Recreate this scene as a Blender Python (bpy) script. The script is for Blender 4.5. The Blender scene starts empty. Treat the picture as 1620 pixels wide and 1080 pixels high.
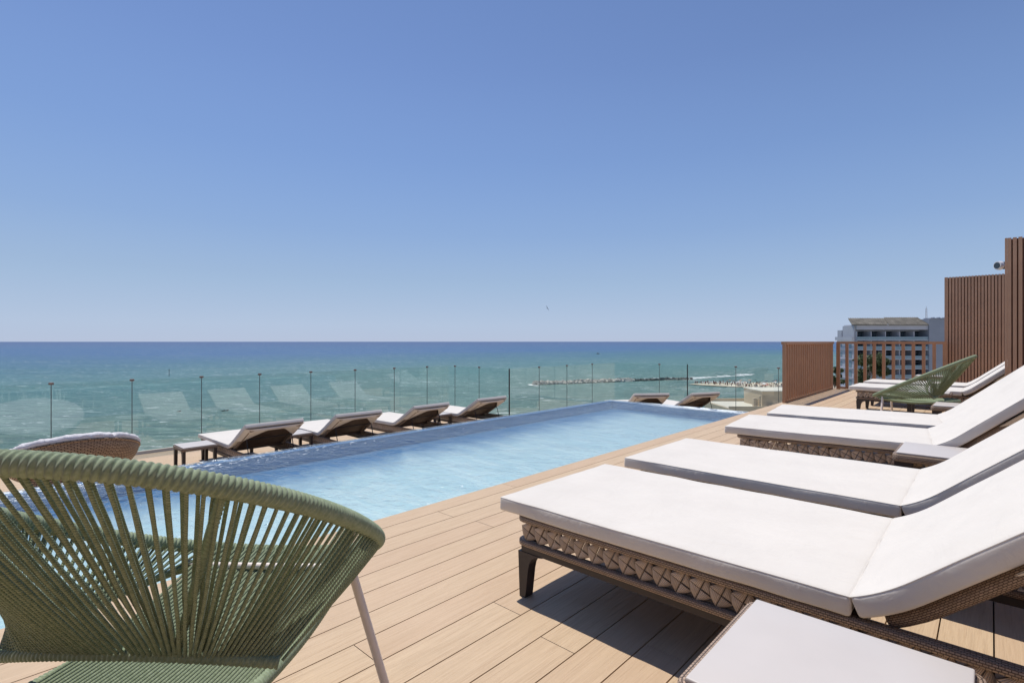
import bpy, math, random
from mathutils import Vector, Matrix, noise
R = math.radians
C = bpy.context.scene.collection
random.seed(7)

# ------------------------------------------------------------------ camera, light, exposure
H = 1.1                                  # eye height over the upper deck
YAW = math.atan(758 / 817)
FW = Vector((-math.sin(YAW), math.cos(YAW), 0)); RT = Vector((math.cos(YAW), math.sin(YAW), 0))
cam = bpy.data.cameras.new('camera'); cam.lens = 817 / 1620 * 36; cam.sensor_width = 36
cam.clip_start = 0.02; cam.clip_end = 200000
co = bpy.data.objects.new('camera', cam); C.objects.link(co)
co.location = (0, 0, H); co.rotation_euler = (R(90), 0, YAW)
bpy.context.scene.camera = co

SUN = Vector((-0.35, 0.085, 1.0)).normalized()
w = bpy.data.worlds.new('World'); bpy.context.scene.world = w; w.use_nodes = True
wn = w.node_tree; bg = wn.nodes['Background']
sky = wn.nodes.new('ShaderNodeTexSky'); sky.sky_type = 'NISHITA'; sky.sun_disc = False
sky.sun_elevation = math.asin(SUN.z); sky.sun_rotation = math.atan2(SUN.x, SUN.y)
sky.altitude = 0; sky.air_density = 1.0; sky.dust_density = 0.0; sky.ozone_density = 2.5
# clear maritime sky: a pale band of haze low over the horizon, mixed over the physical sky by elevation
tcw = wn.nodes.new('ShaderNodeTexCoord'); sx = wn.nodes.new('ShaderNodeSeparateXYZ'); wn.links.new(tcw.outputs['Generated'], sx.inputs[0])
rp = wn.nodes.new('ShaderNodeValToRGB'); wn.links.new(sx.outputs[2], rp.inputs[0]); e = rp.color_ramp.elements
e[0].position = 0.0; e[0].color = (.445, .532, .708, 1); e[1].position = .33; e[1].color = (.200, .338, .628, 1)
for p_, c_ in ((.03, (.440, .545, .725, 1)), (.105, (.356, .491, .694, 1)), (.2, (.262, .400, .655, 1))):
    q = e.new(p_); q.color = c_
up = wn.nodes.new('ShaderNodeVectorMath'); up.operation = 'SCALE'; wn.links.new(rp.outputs[0], up.inputs[0]); up.inputs[3].default_value = 10.0
tn = wn.nodes.new('ShaderNodeVectorMath'); tn.operation = 'MULTIPLY'; wn.links.new(sky.outputs[0], tn.inputs[0]); tn.inputs[1].default_value = (1.08, 1.05, 1.18)
mr = wn.nodes.new('ShaderNodeMapRange'); wn.links.new(sx.outputs[2], mr.inputs[0])
for i_, v_ in ((1, .12), (2, .46), (3, .95), (4, 0.0)): mr.inputs[i_].default_value = v_
mxw = wn.nodes.new('ShaderNodeMix'); mxw.data_type = 'RGBA'
wn.links.new(mr.outputs[0], mxw.inputs[0]); wn.links.new(tn.outputs[0], mxw.inputs[6]); wn.links.new(up.outputs[0], mxw.inputs[7])
wn.links.new(mxw.outputs[2], bg.inputs[0]); bg.inputs[1].default_value = 0.10
sl = bpy.data.lights.new('sun', 'SUN'); sl.energy = 4.0; sl.angle = R(0.5); sl.color = (1, 0.95, 0.87)
so = bpy.data.objects.new('sun', sl); C.objects.link(so)
so.rotation_euler = SUN.to_track_quat('Z', 'Y').to_euler()
sc = bpy.context.scene
sc.view_settings.view_transform = 'Standard'; sc.view_settings.look = 'None'
sc.view_settings.exposure = 0.0; sc.view_settings.gamma = 1
sc.cycles.transparent_max_bounces = 24

def ul_(u, d): return (u - 810) / 817 * d
def cw(l, d, z=0.0):                     # metres right of / ahead of the viewpoint -> world
    p = RT * l + FW * d
    return Vector((p.x, p.y, z))

# ------------------------------------------------------------------ material helpers
class NT:
    def __init__(s, name):
        s.m = bpy.data.materials.new(name); s.m.use_nodes = True
        s.t = s.m.node_tree; s.t.nodes.clear()
        s.out = s.t.nodes.new('ShaderNodeOutputMaterial')
    def n(s, typ, **kw):
        nd = s.t.nodes.new(typ)
        for k, v in kw.items():
            if k.startswith('_'): setattr(nd, k[1:], v)
            else: s.set(nd.inputs[int(k[1:])] if (k[0] == 'i' and k[1:].isdigit()) else nd.inputs[k.replace('__', ' ')], v)
        return nd
    def set(s, inp, v):
        if isinstance(v, bpy.types.NodeSocket): s.t.links.new(v, inp)
        else:
            if isinstance(v, (tuple, list)) and len(v) == 3 and inp.type == 'RGBA': v = (*v, 1)
            inp.default_value = v
    def math(s, op, a, b=0.0, clamp=False):
        nd = s.t.nodes.new('ShaderNodeMath'); nd.operation = op; nd.use_clamp = clamp
        s.set(nd.inputs[0], a); s.set(nd.inputs[1], b); return nd.outputs[0]
    def mix(s, f, a, b):
        nd = s.t.nodes.new('ShaderNodeMix'); nd.data_type = 'RGBA'
        s.set(nd.inputs[0], f); s.set(nd.inputs[6], a); s.set(nd.inputs[7], b); return nd.outputs[2]
    def ramp(s, f, lo, hi, a=0.0, b=1.0):
        nd = s.t.nodes.new('ShaderNodeMapRange'); nd.clamp = True
        for i, v in enumerate((f, lo, hi, a, b)): s.set(nd.inputs[i], v)
        return nd.outputs[0]
    def noise(s, vec, scale, detail=3, rough=0.5, sc3=None, dist=0.0):
        if sc3: vec = s.n('ShaderNodeMapping', Vector=vec, Scale=sc3).outputs[0]
        return s.n('ShaderNodeTexNoise', Vector=vec, Scale=scale, Detail=detail, Roughness=rough, Distortion=dist).outputs[0]
    def obj(s): return s.n('ShaderNodeTexCoord').outputs['Object']
    def uv(s): return s.n('ShaderNodeTexCoord').outputs['UV']
    def bump(s, h, dist, strength=1.0, normal=None):
        b = s.n('ShaderNodeBump', Strength=strength, Distance=dist, Height=h)
        if normal: s.set(b.inputs['Normal'], normal)
        return b.outputs[0]
    def bsdf(s, col, rough=0.6, normal=None, spec=0.5, metal=0.0, sheen=0.0):
        b = s.n('ShaderNodeBsdfPrincipled')
        s.set(b.inputs['Base Color'], col); s.set(b.inputs['Roughness'], rough)
        s.set(b.inputs['Specular IOR Level'], spec); s.set(b.inputs['Metallic'], metal)
        if sheen: s.set(b.inputs['Sheen Weight'], sheen)
        if normal: s.set(b.inputs['Normal'], normal)
        return b
    def done(s, shader):
        s.t.links.new(shader if isinstance(shader, bpy.types.NodeSocket) else shader.outputs[0], s.out.inputs[0]); return s.m
    def schlick(s, normal=None, f0=0.02, power=5.0):
        g = s.n('ShaderNodeNewGeometry')
        d = s.n('ShaderNodeVectorMath', _operation='DOT_PRODUCT')
        s.set(d.inputs[0], g.outputs['Incoming']); s.set(d.inputs[1], normal if normal else g.outputs['Normal'])
        c = s.math('SUBTRACT', 1.0, s.math('ABSOLUTE', d.outputs['Value']), clamp=True)
        return s.math('ADD', s.math('MULTIPLY', s.math('POWER', c, power), 1 - f0), f0, clamp=True)

def simple(name, col, rough=0.6, var=0.12, scale=8, spec=0.4, metal=0.0, bump=0.0):
    t = NT(name); o = t.obj(); f = t.noise(o, scale, 4)
    a = tuple(c * (1 - var) for c in col); b = tuple(min(1, c * (1 + var)) for c in col)
    nrm = t.bump(t.noise(o, scale * 12, 3), bump) if bump else None
    return t.done(t.bsdf(t.mix(t.ramp(f, .3, .7), a, b), rough, nrm, spec, metal))

def mat_deck():
    t = NT('composite_decking'); o = t.obj()
    g = t.n('ShaderNodeNewGeometry').outputs['Random Per Island']
    off = t.n('ShaderNodeCombineXYZ', X=t.math('MULTIPLY', g, 37.0), Y=t.math('MULTIPLY', g, 91.0)).outputs[0]
    v = t.n('ShaderNodeVectorMath', _operation='ADD', i0=o, i1=off).outputs[0]
    fine = t.noise(v, 1, 5, .6, (170, 5, 1), .8)
    broad = t.noise(v, 1, 4, .55, (34, 1.6, 1), 1.6)
    st = t.noise(o, 1.3, 4)
    col = t.mix(t.ramp(broad, .3, .7), (.545, .405, .262), (.632, .476, .315))
    col = t.mix(t.math('MULTIPLY', t.ramp(fine, .47, .72), .55), col, (.40, .265, .165))
    col = t.mix(t.ramp(g, 0, 1, 0, .45), col, (.52, .355, .235))
    col = t.mix(t.ramp(st, .5, .75, 0, .16), col, (.75, .56, .40))
    h = t.math('ADD', fine, t.math('MULTIPLY', broad, .7))
    return t.done(t.bsdf(col, t.ramp(fine, .3, .8, .5, .75), t.bump(h, .0022, 1.0), .35))

def mat_fabric(name, col, dark=.93, fold=.004):
    t = NT(name); o = t.obj()
    wv = t.math('MULTIPLY', t.math('SINE', t.math('MULTIPLY', t.n('ShaderNodeSeparateXYZ', Vector=o).outputs[0], 2600.)), .5)
    wr = t.noise(o, 5, 3, .5, (1, 2.2, 1), .6)
    c = t.mix(t.ramp(t.noise(o, 3, 5, .6), .35, .7), tuple(x * dark for x in col), col)
    cr_ = t.noise(o, 9, 4, .55, (1, .45, 1), 1.6)
    n1 = t.bump(t.math('ADD', wr, t.math('MULTIPLY', t.ramp(cr_, .42, .60), .10)), fold * 3.0, .55)
    n2 = t.bump(t.math('ADD', t.noise(o, 700, 2), t.math('MULTIPLY', wv, .3)), .0004, .5, n1)
    return t.done(t.bsdf(c, .9, n2, .15, sheen=.1))

def mat_wicker(name, c1, c2, dark, bw=.011, rh=.0055, rough=.5, off=.5):
    t = NT(name); u = t.uv()
    br = t.n('ShaderNodeTexBrick', Vector=u, Scale=1.0, Mortar__Size=bw * .09, Mortar__Smooth=.3, Bias=0.0,
             Brick__Width=bw, Row__Height=rh, Color1=c1, Color2=c2, Mortar=dark, _offset=off)
    f = t.noise(u, 60, 3)
    col = t.mix(t.ramp(f, .35, .7, 0, .45), br.outputs['Color'], tuple(x * .55 for x in c1))
    hgt = t.math('SUBTRACT', 1.0, br.outputs['Fac'])
    return t.done(t.bsdf(col, rough, t.bump(hgt, .0022, 1.0), .45))

def mat_strand(name, c1, c2):
    t = NT(name); u = t.uv(); sx = t.n('ShaderNodeSeparateXYZ', Vector=u)
    wv = t.math('SINE', t.math('MULTIPLY', sx.outputs[0], 1300.))
    g = t.n('ShaderNodeNewGeometry').outputs['Random Per Island']
    col = t.mix(g, c1, c2)
    col = t.mix(t.ramp(wv, -.9, -.2, .6, 0), col, tuple(x * .35 for x in c1))
    ed = t.math('MINIMUM', t.math('MINIMUM', sx.outputs[0], t.math('SUBTRACT', .034, sx.outputs[0])), t.math('MINIMUM', sx.outputs[1], t.math('SUBTRACT', .034, sx.outputs[1])))
    col = t.mix(t.ramp(ed, .0004, .0019, .85, 0), col, (.05, .032, .022))  # dark outline round each strand: shadow of the gaps put into the colour
    col = t.mix(t.ramp(t.noise(t.obj(), 30, 3), .35, .7, 0, .3), col, (.34, .24, .16))
    return t.done(t.bsdf(col, .5, t.bump(wv, .0008, .8), .4))

def mat_rope(name, c1, c2, pitch=.006):
    t = NT(name); u = t.uv(); s = t.n('ShaderNodeSeparateXYZ', Vector=u)
    tw = t.math('SINE', t.math('ADD', t.math('MULTIPLY', s.outputs[0], 6.2832 / pitch), t.math('MULTIPLY', s.outputs[1], 12.566)))
    nz = t.noise(t.obj(), 120, 3)
    col = t.mix(t.ramp(nz, .3, .7), c1, c2)
    col = t.mix(t.ramp(tw, -1, .1, .35, 0), col, tuple(x * .5 for x in c1))
    nn = t.bump(t.noise(t.obj(), 1400, 2), .0006, .6)
    return t.done(t.bsdf(col, .85, t.bump(tw, .0009, .8, nn), .2, sheen=.15))

def mat_glass():
    t = NT('railing_glass')
    f = t.math('MULTIPLY', t.schlick(None, .045), 1.1, True)
    tr = t.n('ShaderNodeBsdfTransparent', Color=(.94, .975, .962)); gl = t.n('ShaderNodeBsdfGlossy', Color=(1, 1, 1), Roughness=0.0)
    return t.done(t.n('ShaderNodeMixShader', i0=f, i1=tr.outputs[0], i2=gl.outputs[0]))

def mat_pool_water():
    t = NT('pool_water'); o = t.obj(); s = t.n('ShaderNodeSeparateXYZ', Vector=o)
    # choppier where the water spills over the two outer edges and at the inlets (object frame of the pool)
    ex = t.ramp(s.outputs[0], PX0 + 4.05 + .55, PX0 + 4.05 + .02, 0, 1); ey = t.ramp(s.outputs[1], PY1 - 3 - .5, PY1 - 3 - .02, 0, 1)
    edge = t.math('MAXIMUM', ex, ey)
    n1 = t.noise(o, 1, 3, .55, (3.2, 5.0, 1), .5)
    n2 = t.noise(o, 1, 4, .6, (9, 12, 1), .7)
    n3 = t.noise(o, 1, 3, .6, (55, 80, 1), .3)
    inl = t.noise(o, 1, 3, .55, (.55, 1.1, 1), .8)
    b1 = t.bump(n1, .030, .6)
    b2 = t.bump(n2, .022, .8, b1)
    nd = t.n('ShaderNodeBump', Distance=.014, Height=n3, Strength=t.math('ADD', t.ramp(inl, .45, .7, .12, .4), t.math('MULTIPLY', edge, .8), True), Normal=b2)
    f = t.schlick(nd.outputs[0], .02)
    tr = t.n('ShaderNodeBsdfTransparent', Color=(.90, .955, .97)); gl = t.n('ShaderNodeBsdfGlossy', Color=(1, 1, 1), Roughness=.07, Normal=nd.outputs[0])
    w_ = t.n('ShaderNodeMixShader', i0=f, i1=tr.outputs[0], i2=gl.outputs[0])
    # sun sparkle on the ripples, painted as fine white specks
    glint_nz = t.noise(o, 1, 4, .7, (17, 15, 1), .3)
    glint = t.math('MULTIPLY', t.ramp(glint_nz, .655, .70), t.ramp(inl, .47, .60, .15, .8))
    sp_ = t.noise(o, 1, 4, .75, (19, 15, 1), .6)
    near = t.ramp(s.outputs[1], 1.2, -2.0, .0, 1)      # painted sun glitter on the left edge thickens towards the near end
    edge_glint = t.math('MULTIPLY', t.math('MULTIPLY', t.ramp(t.math('ADD', sp_, t.math('MULTIPLY', near, .13)), .66, .70), .85), t.ramp(s.outputs[0], PX0 + 4.05 + .46, PX0 + 4.05 + .10, 0, 1))
    far = t.math('MULTIPLY', t.ramp(t.noise(o, 1, 4, .7, (4, 11, 1), .6), .43, .52), t.ramp(s.outputs[1], PY1 - 3 - .34, PY1 - 3 - .10, 0, .9))  # sun glitter painted as a white band along the far spill edge
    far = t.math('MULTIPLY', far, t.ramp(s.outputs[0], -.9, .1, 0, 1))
    edge_glint = t.math('MAXIMUM', edge_glint, far)
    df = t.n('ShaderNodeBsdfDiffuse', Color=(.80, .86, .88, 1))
    return t.done(t.n('ShaderNodeMixShader', i0=t.math('MAXIMUM', glint, edge_glint), i1=w_.outputs[0], i2=df.outputs[0]))

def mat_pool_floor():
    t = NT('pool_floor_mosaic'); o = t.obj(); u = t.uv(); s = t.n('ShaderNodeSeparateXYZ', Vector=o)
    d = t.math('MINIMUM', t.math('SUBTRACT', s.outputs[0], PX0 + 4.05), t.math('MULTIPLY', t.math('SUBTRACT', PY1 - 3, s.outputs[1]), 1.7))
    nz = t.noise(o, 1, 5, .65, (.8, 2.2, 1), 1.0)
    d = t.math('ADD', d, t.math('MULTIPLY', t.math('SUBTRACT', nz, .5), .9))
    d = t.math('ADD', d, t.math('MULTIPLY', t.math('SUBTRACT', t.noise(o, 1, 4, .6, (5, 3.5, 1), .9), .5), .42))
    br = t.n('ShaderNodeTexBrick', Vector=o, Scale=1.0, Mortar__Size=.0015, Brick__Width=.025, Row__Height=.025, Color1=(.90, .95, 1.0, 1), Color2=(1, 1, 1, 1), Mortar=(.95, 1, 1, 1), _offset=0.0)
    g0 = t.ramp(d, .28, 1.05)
    col = t.mix(g0, (.055, .165, .315), (.56, .70, .665))  # darker towards the spill edges: wall shade and depth put into the colour
    col = t.mix(t.ramp(t.noise(o, 1, 5, .7, (1.2, 3.0, 1), 1.4), .44, .66, 0, .75), col, t.mix(g0, col, (.76, .83, .75)))  # pale patches: light through the water painted into the tile colour
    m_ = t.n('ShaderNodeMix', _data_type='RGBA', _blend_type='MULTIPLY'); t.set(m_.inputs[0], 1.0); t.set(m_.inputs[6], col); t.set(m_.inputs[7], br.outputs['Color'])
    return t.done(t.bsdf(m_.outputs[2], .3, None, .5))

def mat_mosaic(name, c1, c2, c3, grout, size=.025):
    t = NT(name); o = t.obj(); u = t.uv()
    br = t.n('ShaderNodeTexBrick', Vector=u, Scale=1.0, Mortar__Size=.0015, Brick__Width=size, Row__Height=size,
             Color1=c1, Color2=c2, Mortar=grout, _offset=0.0)
    col = t.mix(t.ramp(t.noise(o, 1.1, 4, .6), .35, .7, 0, .8), br.outputs['Color'], c3)
    return t.done(t.bsdf(col, .3, None, .5))

def mat_sea():
    t = NT('sea_water'); o = t.obj()
    # object frame of the sea: x to the right, y out to sea, metres
    s = t.n('ShaderNodeSeparateXYZ', Vector=o); X, Y = s.outputs[0], s.outputs[1]
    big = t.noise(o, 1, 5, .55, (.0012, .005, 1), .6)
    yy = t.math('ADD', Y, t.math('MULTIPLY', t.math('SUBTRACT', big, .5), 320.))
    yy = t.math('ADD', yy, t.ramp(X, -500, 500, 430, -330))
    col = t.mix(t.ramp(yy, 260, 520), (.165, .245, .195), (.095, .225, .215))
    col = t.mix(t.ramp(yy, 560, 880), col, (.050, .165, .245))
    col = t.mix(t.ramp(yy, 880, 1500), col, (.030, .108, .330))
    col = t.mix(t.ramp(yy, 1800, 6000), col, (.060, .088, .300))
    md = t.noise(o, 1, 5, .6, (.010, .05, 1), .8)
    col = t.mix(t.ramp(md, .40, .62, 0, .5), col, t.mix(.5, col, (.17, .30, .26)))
    # wave relief in two sizes, darker fronts
    sm = t.noise(o, 1, 5, .65, (.05, .30, 1), .8)
    sm2 = t.noise(o, 1, 4, .65, (.16, 1.1, 1), .6)
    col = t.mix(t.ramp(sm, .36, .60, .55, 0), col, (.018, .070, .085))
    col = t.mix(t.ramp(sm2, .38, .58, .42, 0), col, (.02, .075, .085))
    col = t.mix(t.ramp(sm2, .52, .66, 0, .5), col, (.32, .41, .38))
    # white caps
    cl = t.noise(o, 1, 3, .5, (.006, .02, 1))
    cp = t.noise(o, 1, 6, .68, (.10, .40, 1), .5)
    cap = t.ramp(t.math('SUBTRACT', cp, t.ramp(cl, .3, .7, .655, .600)), 0, .02)
    cp2 = t.noise(o, 1, 5, .68, (.24, 1.0, 1), .4)
    cap = t.math('MAXIMUM', cap, t.ramp(t.math('SUBTRACT', cp2, t.ramp(cl, .3, .7, .668, .622)), 0, .02))
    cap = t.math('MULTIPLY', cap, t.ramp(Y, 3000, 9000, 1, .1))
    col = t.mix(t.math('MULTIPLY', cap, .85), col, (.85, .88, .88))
    h = t.math('ADD', t.math('MULTIPLY', sm, 1.6), t.math('MULTIPLY', sm2, .6))
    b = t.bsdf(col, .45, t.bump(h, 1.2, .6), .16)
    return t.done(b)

def mat_leaf(name, c1, c2):
    t = NT(name); g = t.n('ShaderNodeNewGeometry').outputs['Random Per Island']
    return t.done(t.bsdf(t.mix(g, c1, c2), .6, None, .3))

M = {}
M['deck'] = mat_deck()
M['cushion'] = mat_fabric('cushion_canvas', (.725, .68, .62))
M['daybed_cushion'] = mat_fabric('daybed_canvas', (.78, .75, .76), .9, .02)
M['wicker'] = mat_wicker('woven_resin', (.38, .27, .19), (.50, .36, .26), (.07, .045, .032), .011, .0052)
M['wicker_light'] = mat_wicker('woven_resin_light', (.42, .27, .16), (.60, .42, .27), (.05, .028, .015), .060, .024, .6)
M['wicker_back'] = mat_wicker('woven_resin_panel', (.15, .085, .052), (.21, .125, .08), (.02, .012, .01), .02, .007)
M['strand'] = mat_strand('flat_resin_strand', (.55, .42, .31), (.74, .585, .45))
M['dark_metal'] = simple('dark_bronze_metal', (.045, .035, .032), .42, .15, 20, .4)
M['black'] = simple('black_metal', (.02, .02, .022), .4, .1, 20)
M['plate'] = simple('table_plate', (.60, .55, .51), .38, .03, 5, .45)
M['white_metal'] = simple('powder_coated_leg', (.84, .74, .66), .38, .04, 15, .5)
M['rope'] = mat_rope('green_cord', (.200, .245, .135), (.315, .365, .225))
M['wrap'] = mat_rope('green_wrap', (.235, .290, .175), (.345, .405, .265), .011)
M['glass'] = mat_glass()
M['seal'] = simple('joint_seal', (.11, .135, .135), .5, .1)
M['clip'] = simple('steel_clip', (.22, .16, .14), .4, .1, metal=.3)
PX0, PX1, PY0, PY1 = -5.36, -2.785, -2.6, 8.60
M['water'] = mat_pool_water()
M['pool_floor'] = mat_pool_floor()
M['pool_wall'] = mat_mosaic('pool_wall_mosaic', (.045, .135, .29), (.065, .17, .35), (.055, .15, .32), (.07, .15, .32))
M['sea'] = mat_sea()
M['bay'] = None
M['fence'] = simple('brown_slat_fence', (.46, .245, .135), .5, .08, 5, .4)
M['slat'] = simple('brown_cladding', (.52, .32, .205), .55, .07, 4, .35)
M['slat_gap'] = simple('brown_cladding_recess', (.15, .065, .035), .7, .1, 4, .2)
M['sand'] = simple('beach_sand', (.56, .49, .38), .95, .18, .05)
M['render'] = simple('pale_render', (.45, .46, .51), .85, .05, .4)
M['beige'] = simple('beige_render', (.62, .50, .36), .85, .1, .3)
M['pale_roof'] = simple('pale_roof', (.66, .61, .52), .85, .06, .3)
M['gray_clad'] = simple('blue_grey_cladding', (.27, .30, .36), .7, .05, .3)
M['dark_glass'] = simple('dark_window_glass', (.035, .05, .065), .12, .3, .5, .6)
M['balcony_glass'] = simple('balcony_glass', (.22, .30, .35), .12, .1, .3, .6)
M['shade'] = simple('weathered_reed', (.18, .165, .14), .9, .35, .5)
M['rock'] = simple('breakwater_rock', (.48, .45, .40), .9, .25, .3)
M['rock_dark'] = simple('wet_rock', (.08, .08, .075), .7, .25, .3)
M['foam'] = simple('sea_foam', (.85, .87, .87), .9, .05, .3)
M['leaf'] = mat_leaf('tree_leaves', (.035, .055, .02), (.10, .12, .045))
M['bark'] = simple('bark', (.16, .12, .09), .9, .2, 3)
M['stone_wall'] = simple('terrace_wall_render', (.62, .56, .48), .85, .06, .5)
M['bounce_wall'] = simple('brown_bounce_wall', (.30, .20, .14), .8, .06, .5)
M['under'] = simple('sub_deck', (.16, .115, .08), .9, .1)
M['clear'] = simple('lamp_lens', (.78, .76, .76), .15, .1, 20, .6)

# ------------------------------------------------------------------ mesh helpers
class MB:
    def __init__(s): s.v = []; s.f = []; s.uv = []; s.sm = []
    def quadgrid(s, rows, closed_u=False, closed_v=False, uvs=None, smooth=True, flip=False):
        """rows: list of lists of points (same length)"""
        n0 = len(s.v); nr, nc = len(rows), len(rows[0])
        for r in rows: s.v.extend(tuple(p) for p in r)
        for i in range(nr if closed_u else nr - 1):
            for j in range(nc if closed_v else nc - 1):
                i2, j2 = (i + 1) % nr, (j + 1) % nc
                q = [n0 + i * nc + j, n0 + i * nc + j2, n0 + i2 * nc + j2, n0 + i2 * nc + j]
                if uvs:
                    a = [uvs(i, j), uvs(i, j + 1), uvs(i + 1, j + 1), uvs(i + 1, j)]
                else: a = [(0, 0)] * 4
                if flip: q.reverse(); a.reverse()
                s.f.append(q); s.uv.append(a); s.sm.append(smooth)
    def poly(s, pts, smooth=False, uv=None):
        n0 = len(s.v); s.v.extend(tuple(p) for p in pts)
        s.f.append(list(range(n0, n0 + len(pts)))); s.uv.append(uv or [(0, 0)] * len(pts)); s.sm.append(smooth)
    def box(s, x0, x1, y0, y1, z0, z1, mt=None, c=0.0):
        P = lambda x, y, z: (mt @ Vector((x, y, z))) if mt else Vector((x, y, z))
        fs = [((x0, y0, z1), (x1, y0, z1), (x1, y1, z1), (x0, y1, z1), 0, 1),
              ((x0, y1, z0), (x1, y1, z0), (x1, y0, z0), (x0, y0, z0), 0, 1),
              ((x0, y0, z0), (x1, y0, z0), (x1, y0, z1), (x0, y0, z1), 0, 2),
              ((x1, y1, z0), (x0, y1, z0), (x0, y1, z1), (x1, y1, z1), 0, 2),
              ((x1, y0, z0), (x1, y1, z0), (x1, y1, z1), (x1, y0, z1), 1, 2),
              ((x0, y1, z0), (x0, y0, z0), (x0, y0, z1), (x0, y1, z1), 1, 2)]
        n0 = len(s.v); idx = {}
        for f in fs:
            q = []
            for p in f[:4]:
                if p not in idx: idx[p] = len(s.v); s.v.append(tuple(P(*p)))
                q.append(idx[p])
            s.f.append(q); s.uv.append([(p[f[4]], p[f[5]]) for p in f[:4]]); s.sm.append(False)
    def tube(s, path, r, n=8, closed=False, rf=None, uvr=None, caps=True, smooth=True, up=Vector((0, 0, 1))):
        """sweep; r number or (w,h) for a rounded rectangle; rf(s, th)-> radius"""
        P = [Vector(p) for p in path]; m = len(P); rows = []; L = 0; Ls = []
        prev = None
        for i in range(m):
            if closed: t = (P[(i + 1) % m] - P[i - 1])
            else: t = P[min(i + 1, m - 1)] - P[max(i - 1, 0)]
            t.normalize()
            if prev is None:
                a = up - t * up.dot(t)
                if a.length < .05: a = Vector((1, 0, 0)) - t * t.x
            else: a = prev - t * prev.dot(t)
            a.normalize(); prev = a; b = t.cross(a)
            if i: L += (P[i] - P[i - 1]).length
            Ls.append(L)
            row = []
            for k in range(n):
                th = 2 * math.pi * k / n
                if isinstance(r, tuple):
                    c_, s_ = math.cos(th), math.sin(th); e = .35
                    x = abs(c_) ** e * math.copysign(1, c_) * r[1]; y = abs(s_) ** e * math.copysign(1, s_) * r[0]
                    row.append(P[i] + a * x + b * y)
                else:
                    rr = rf(L, th) if rf else (r[i] if isinstance(r, list) else r)
                    row.append(P[i] + (a * math.cos(th) + b * math.sin(th)) * rr)
            rows.append(row)
        Ls.append(L + (P[0] - P[-1]).length)
        per = uvr if uvr else (1.0)
        s.quadgrid(rows, closed, True, lambda i, j: (Ls[i], j / n * per), smooth, flip=True)
        if caps and not closed:
            s.poly(rows[0], False, [(0, 0)] * n); s.poly(list(reversed(rows[-1])), False, [(0, 0)] * n)
    def rbox(s, hx, hy, hz, r, nx, ny, fn, uvs=1.0):
        """rounded box centred on 0, surface grid, mapped by fn(Vector)->Vector"""
        def axis(h, n):
            k = [-h, -h + r * .35, -h + r]
            k += [(-h + r) + (2 * (h - r)) * i / n for i in range(1, n)]
            return k + [h - r, h - r * .35, h]
        ax, ay, az = axis(hx, nx), axis(hy, ny), axis(hz, 1)
        def mp(x, y, z):
            q = Vector((max(-hx + r, min(hx - r, x)), max(-hy + r, min(hy - r, y)), max(-hz + r, min(hz - r, z))))
            d = Vector((x, y, z)) - q
            if d.length > 1e-9: d = d.normalized() * r
            return fn(q + d)
        idx = {}
        def vi(x, y, z):
            k = (round(x, 6), round(y, 6), round(z, 6))
            if k not in idx: idx[k] = len(s.v); s.v.append(tuple(mp(x, y, z)))
            return idx[k]
        def face(A, B, f, flip):
            for i in range(len(A) - 1):
                for j in range(len(B) - 1):
                    q = [f(A[i], B[j]), f(A[i + 1], B[j]), f(A[i + 1], B[j + 1]), f(A[i], B[j + 1])]
                    u = [(A[i], B[j]), (A[i + 1], B[j]), (A[i + 1], B[j + 1]), (A[i], B[j + 1])]
                    if flip: q.reverse(); u.reverse()
                    s.f.append(q); s.uv.append(u); s.sm.append(True)
        face(ax, ay, lambda a, b: vi(a, b, hz), False); face(ax, ay, lambda a, b: vi(a, b, -hz), True)
        face(ax, az, lambda a, b: vi(a, -hy, b), False); face(ax, az, lambda a, b: vi(a, hy, b), True)
        face(ay, az, lambda a, b: vi(hx, a, b), False); face(ay, az, lambda a, b: vi(-hx, a, b), True)
    def xform(s, mt, start=0):
        s.v[start:] = [tuple(mt @ Vector(p)) for p in s.v[start:]]
    def build(s, name, mat, parent=None, mt=None):
        me = bpy.data.meshes.new(name)
        vs = [tuple(mt @ Vector(p)) for p in s.v] if mt else s.v
        me.from_pydata(vs, [], s.f); me.update()
        ul = me.uv_layers.new(name='UVMap')
        flat = [c for a in s.uv for p in a for c in p]
        ul.data.foreach_set('uv', flat)
        me.polygons.foreach_set('use_smooth', s.sm)
        me.materials.append(mat)
        o = bpy.data.objects.new(name, me); C.objects.link(o)
        if parent: o.parent = parent
        return o

def tag(o, label=None, cat=None, group=None, kind=None):
    for k, v in (('label', label), ('category', cat), ('group', group), ('kind', kind)):
        if v: o[k] = v
    return o
def empty(name, loc=(0, 0, 0), rz=0):
    o = bpy.data.objects.new(name, None); C.objects.link(o); o.location = loc; o.rotation_euler = (0, 0, rz)
    o.empty_display_size = .1; return o
def copy_tree(o, parent=None):
    kids = list(o.children); c = o.copy(); C.objects.link(c); c.parent = parent
    for ch in kids: copy_tree(ch, c)
    return c
def rot(ax, a): return Matrix.Rotation(a, 4, ax)
def tr(x, y, z): return Matrix.Translation((x, y, z))

LOW = -0.85                               # lower terrace level
SEA = -25.0

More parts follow.
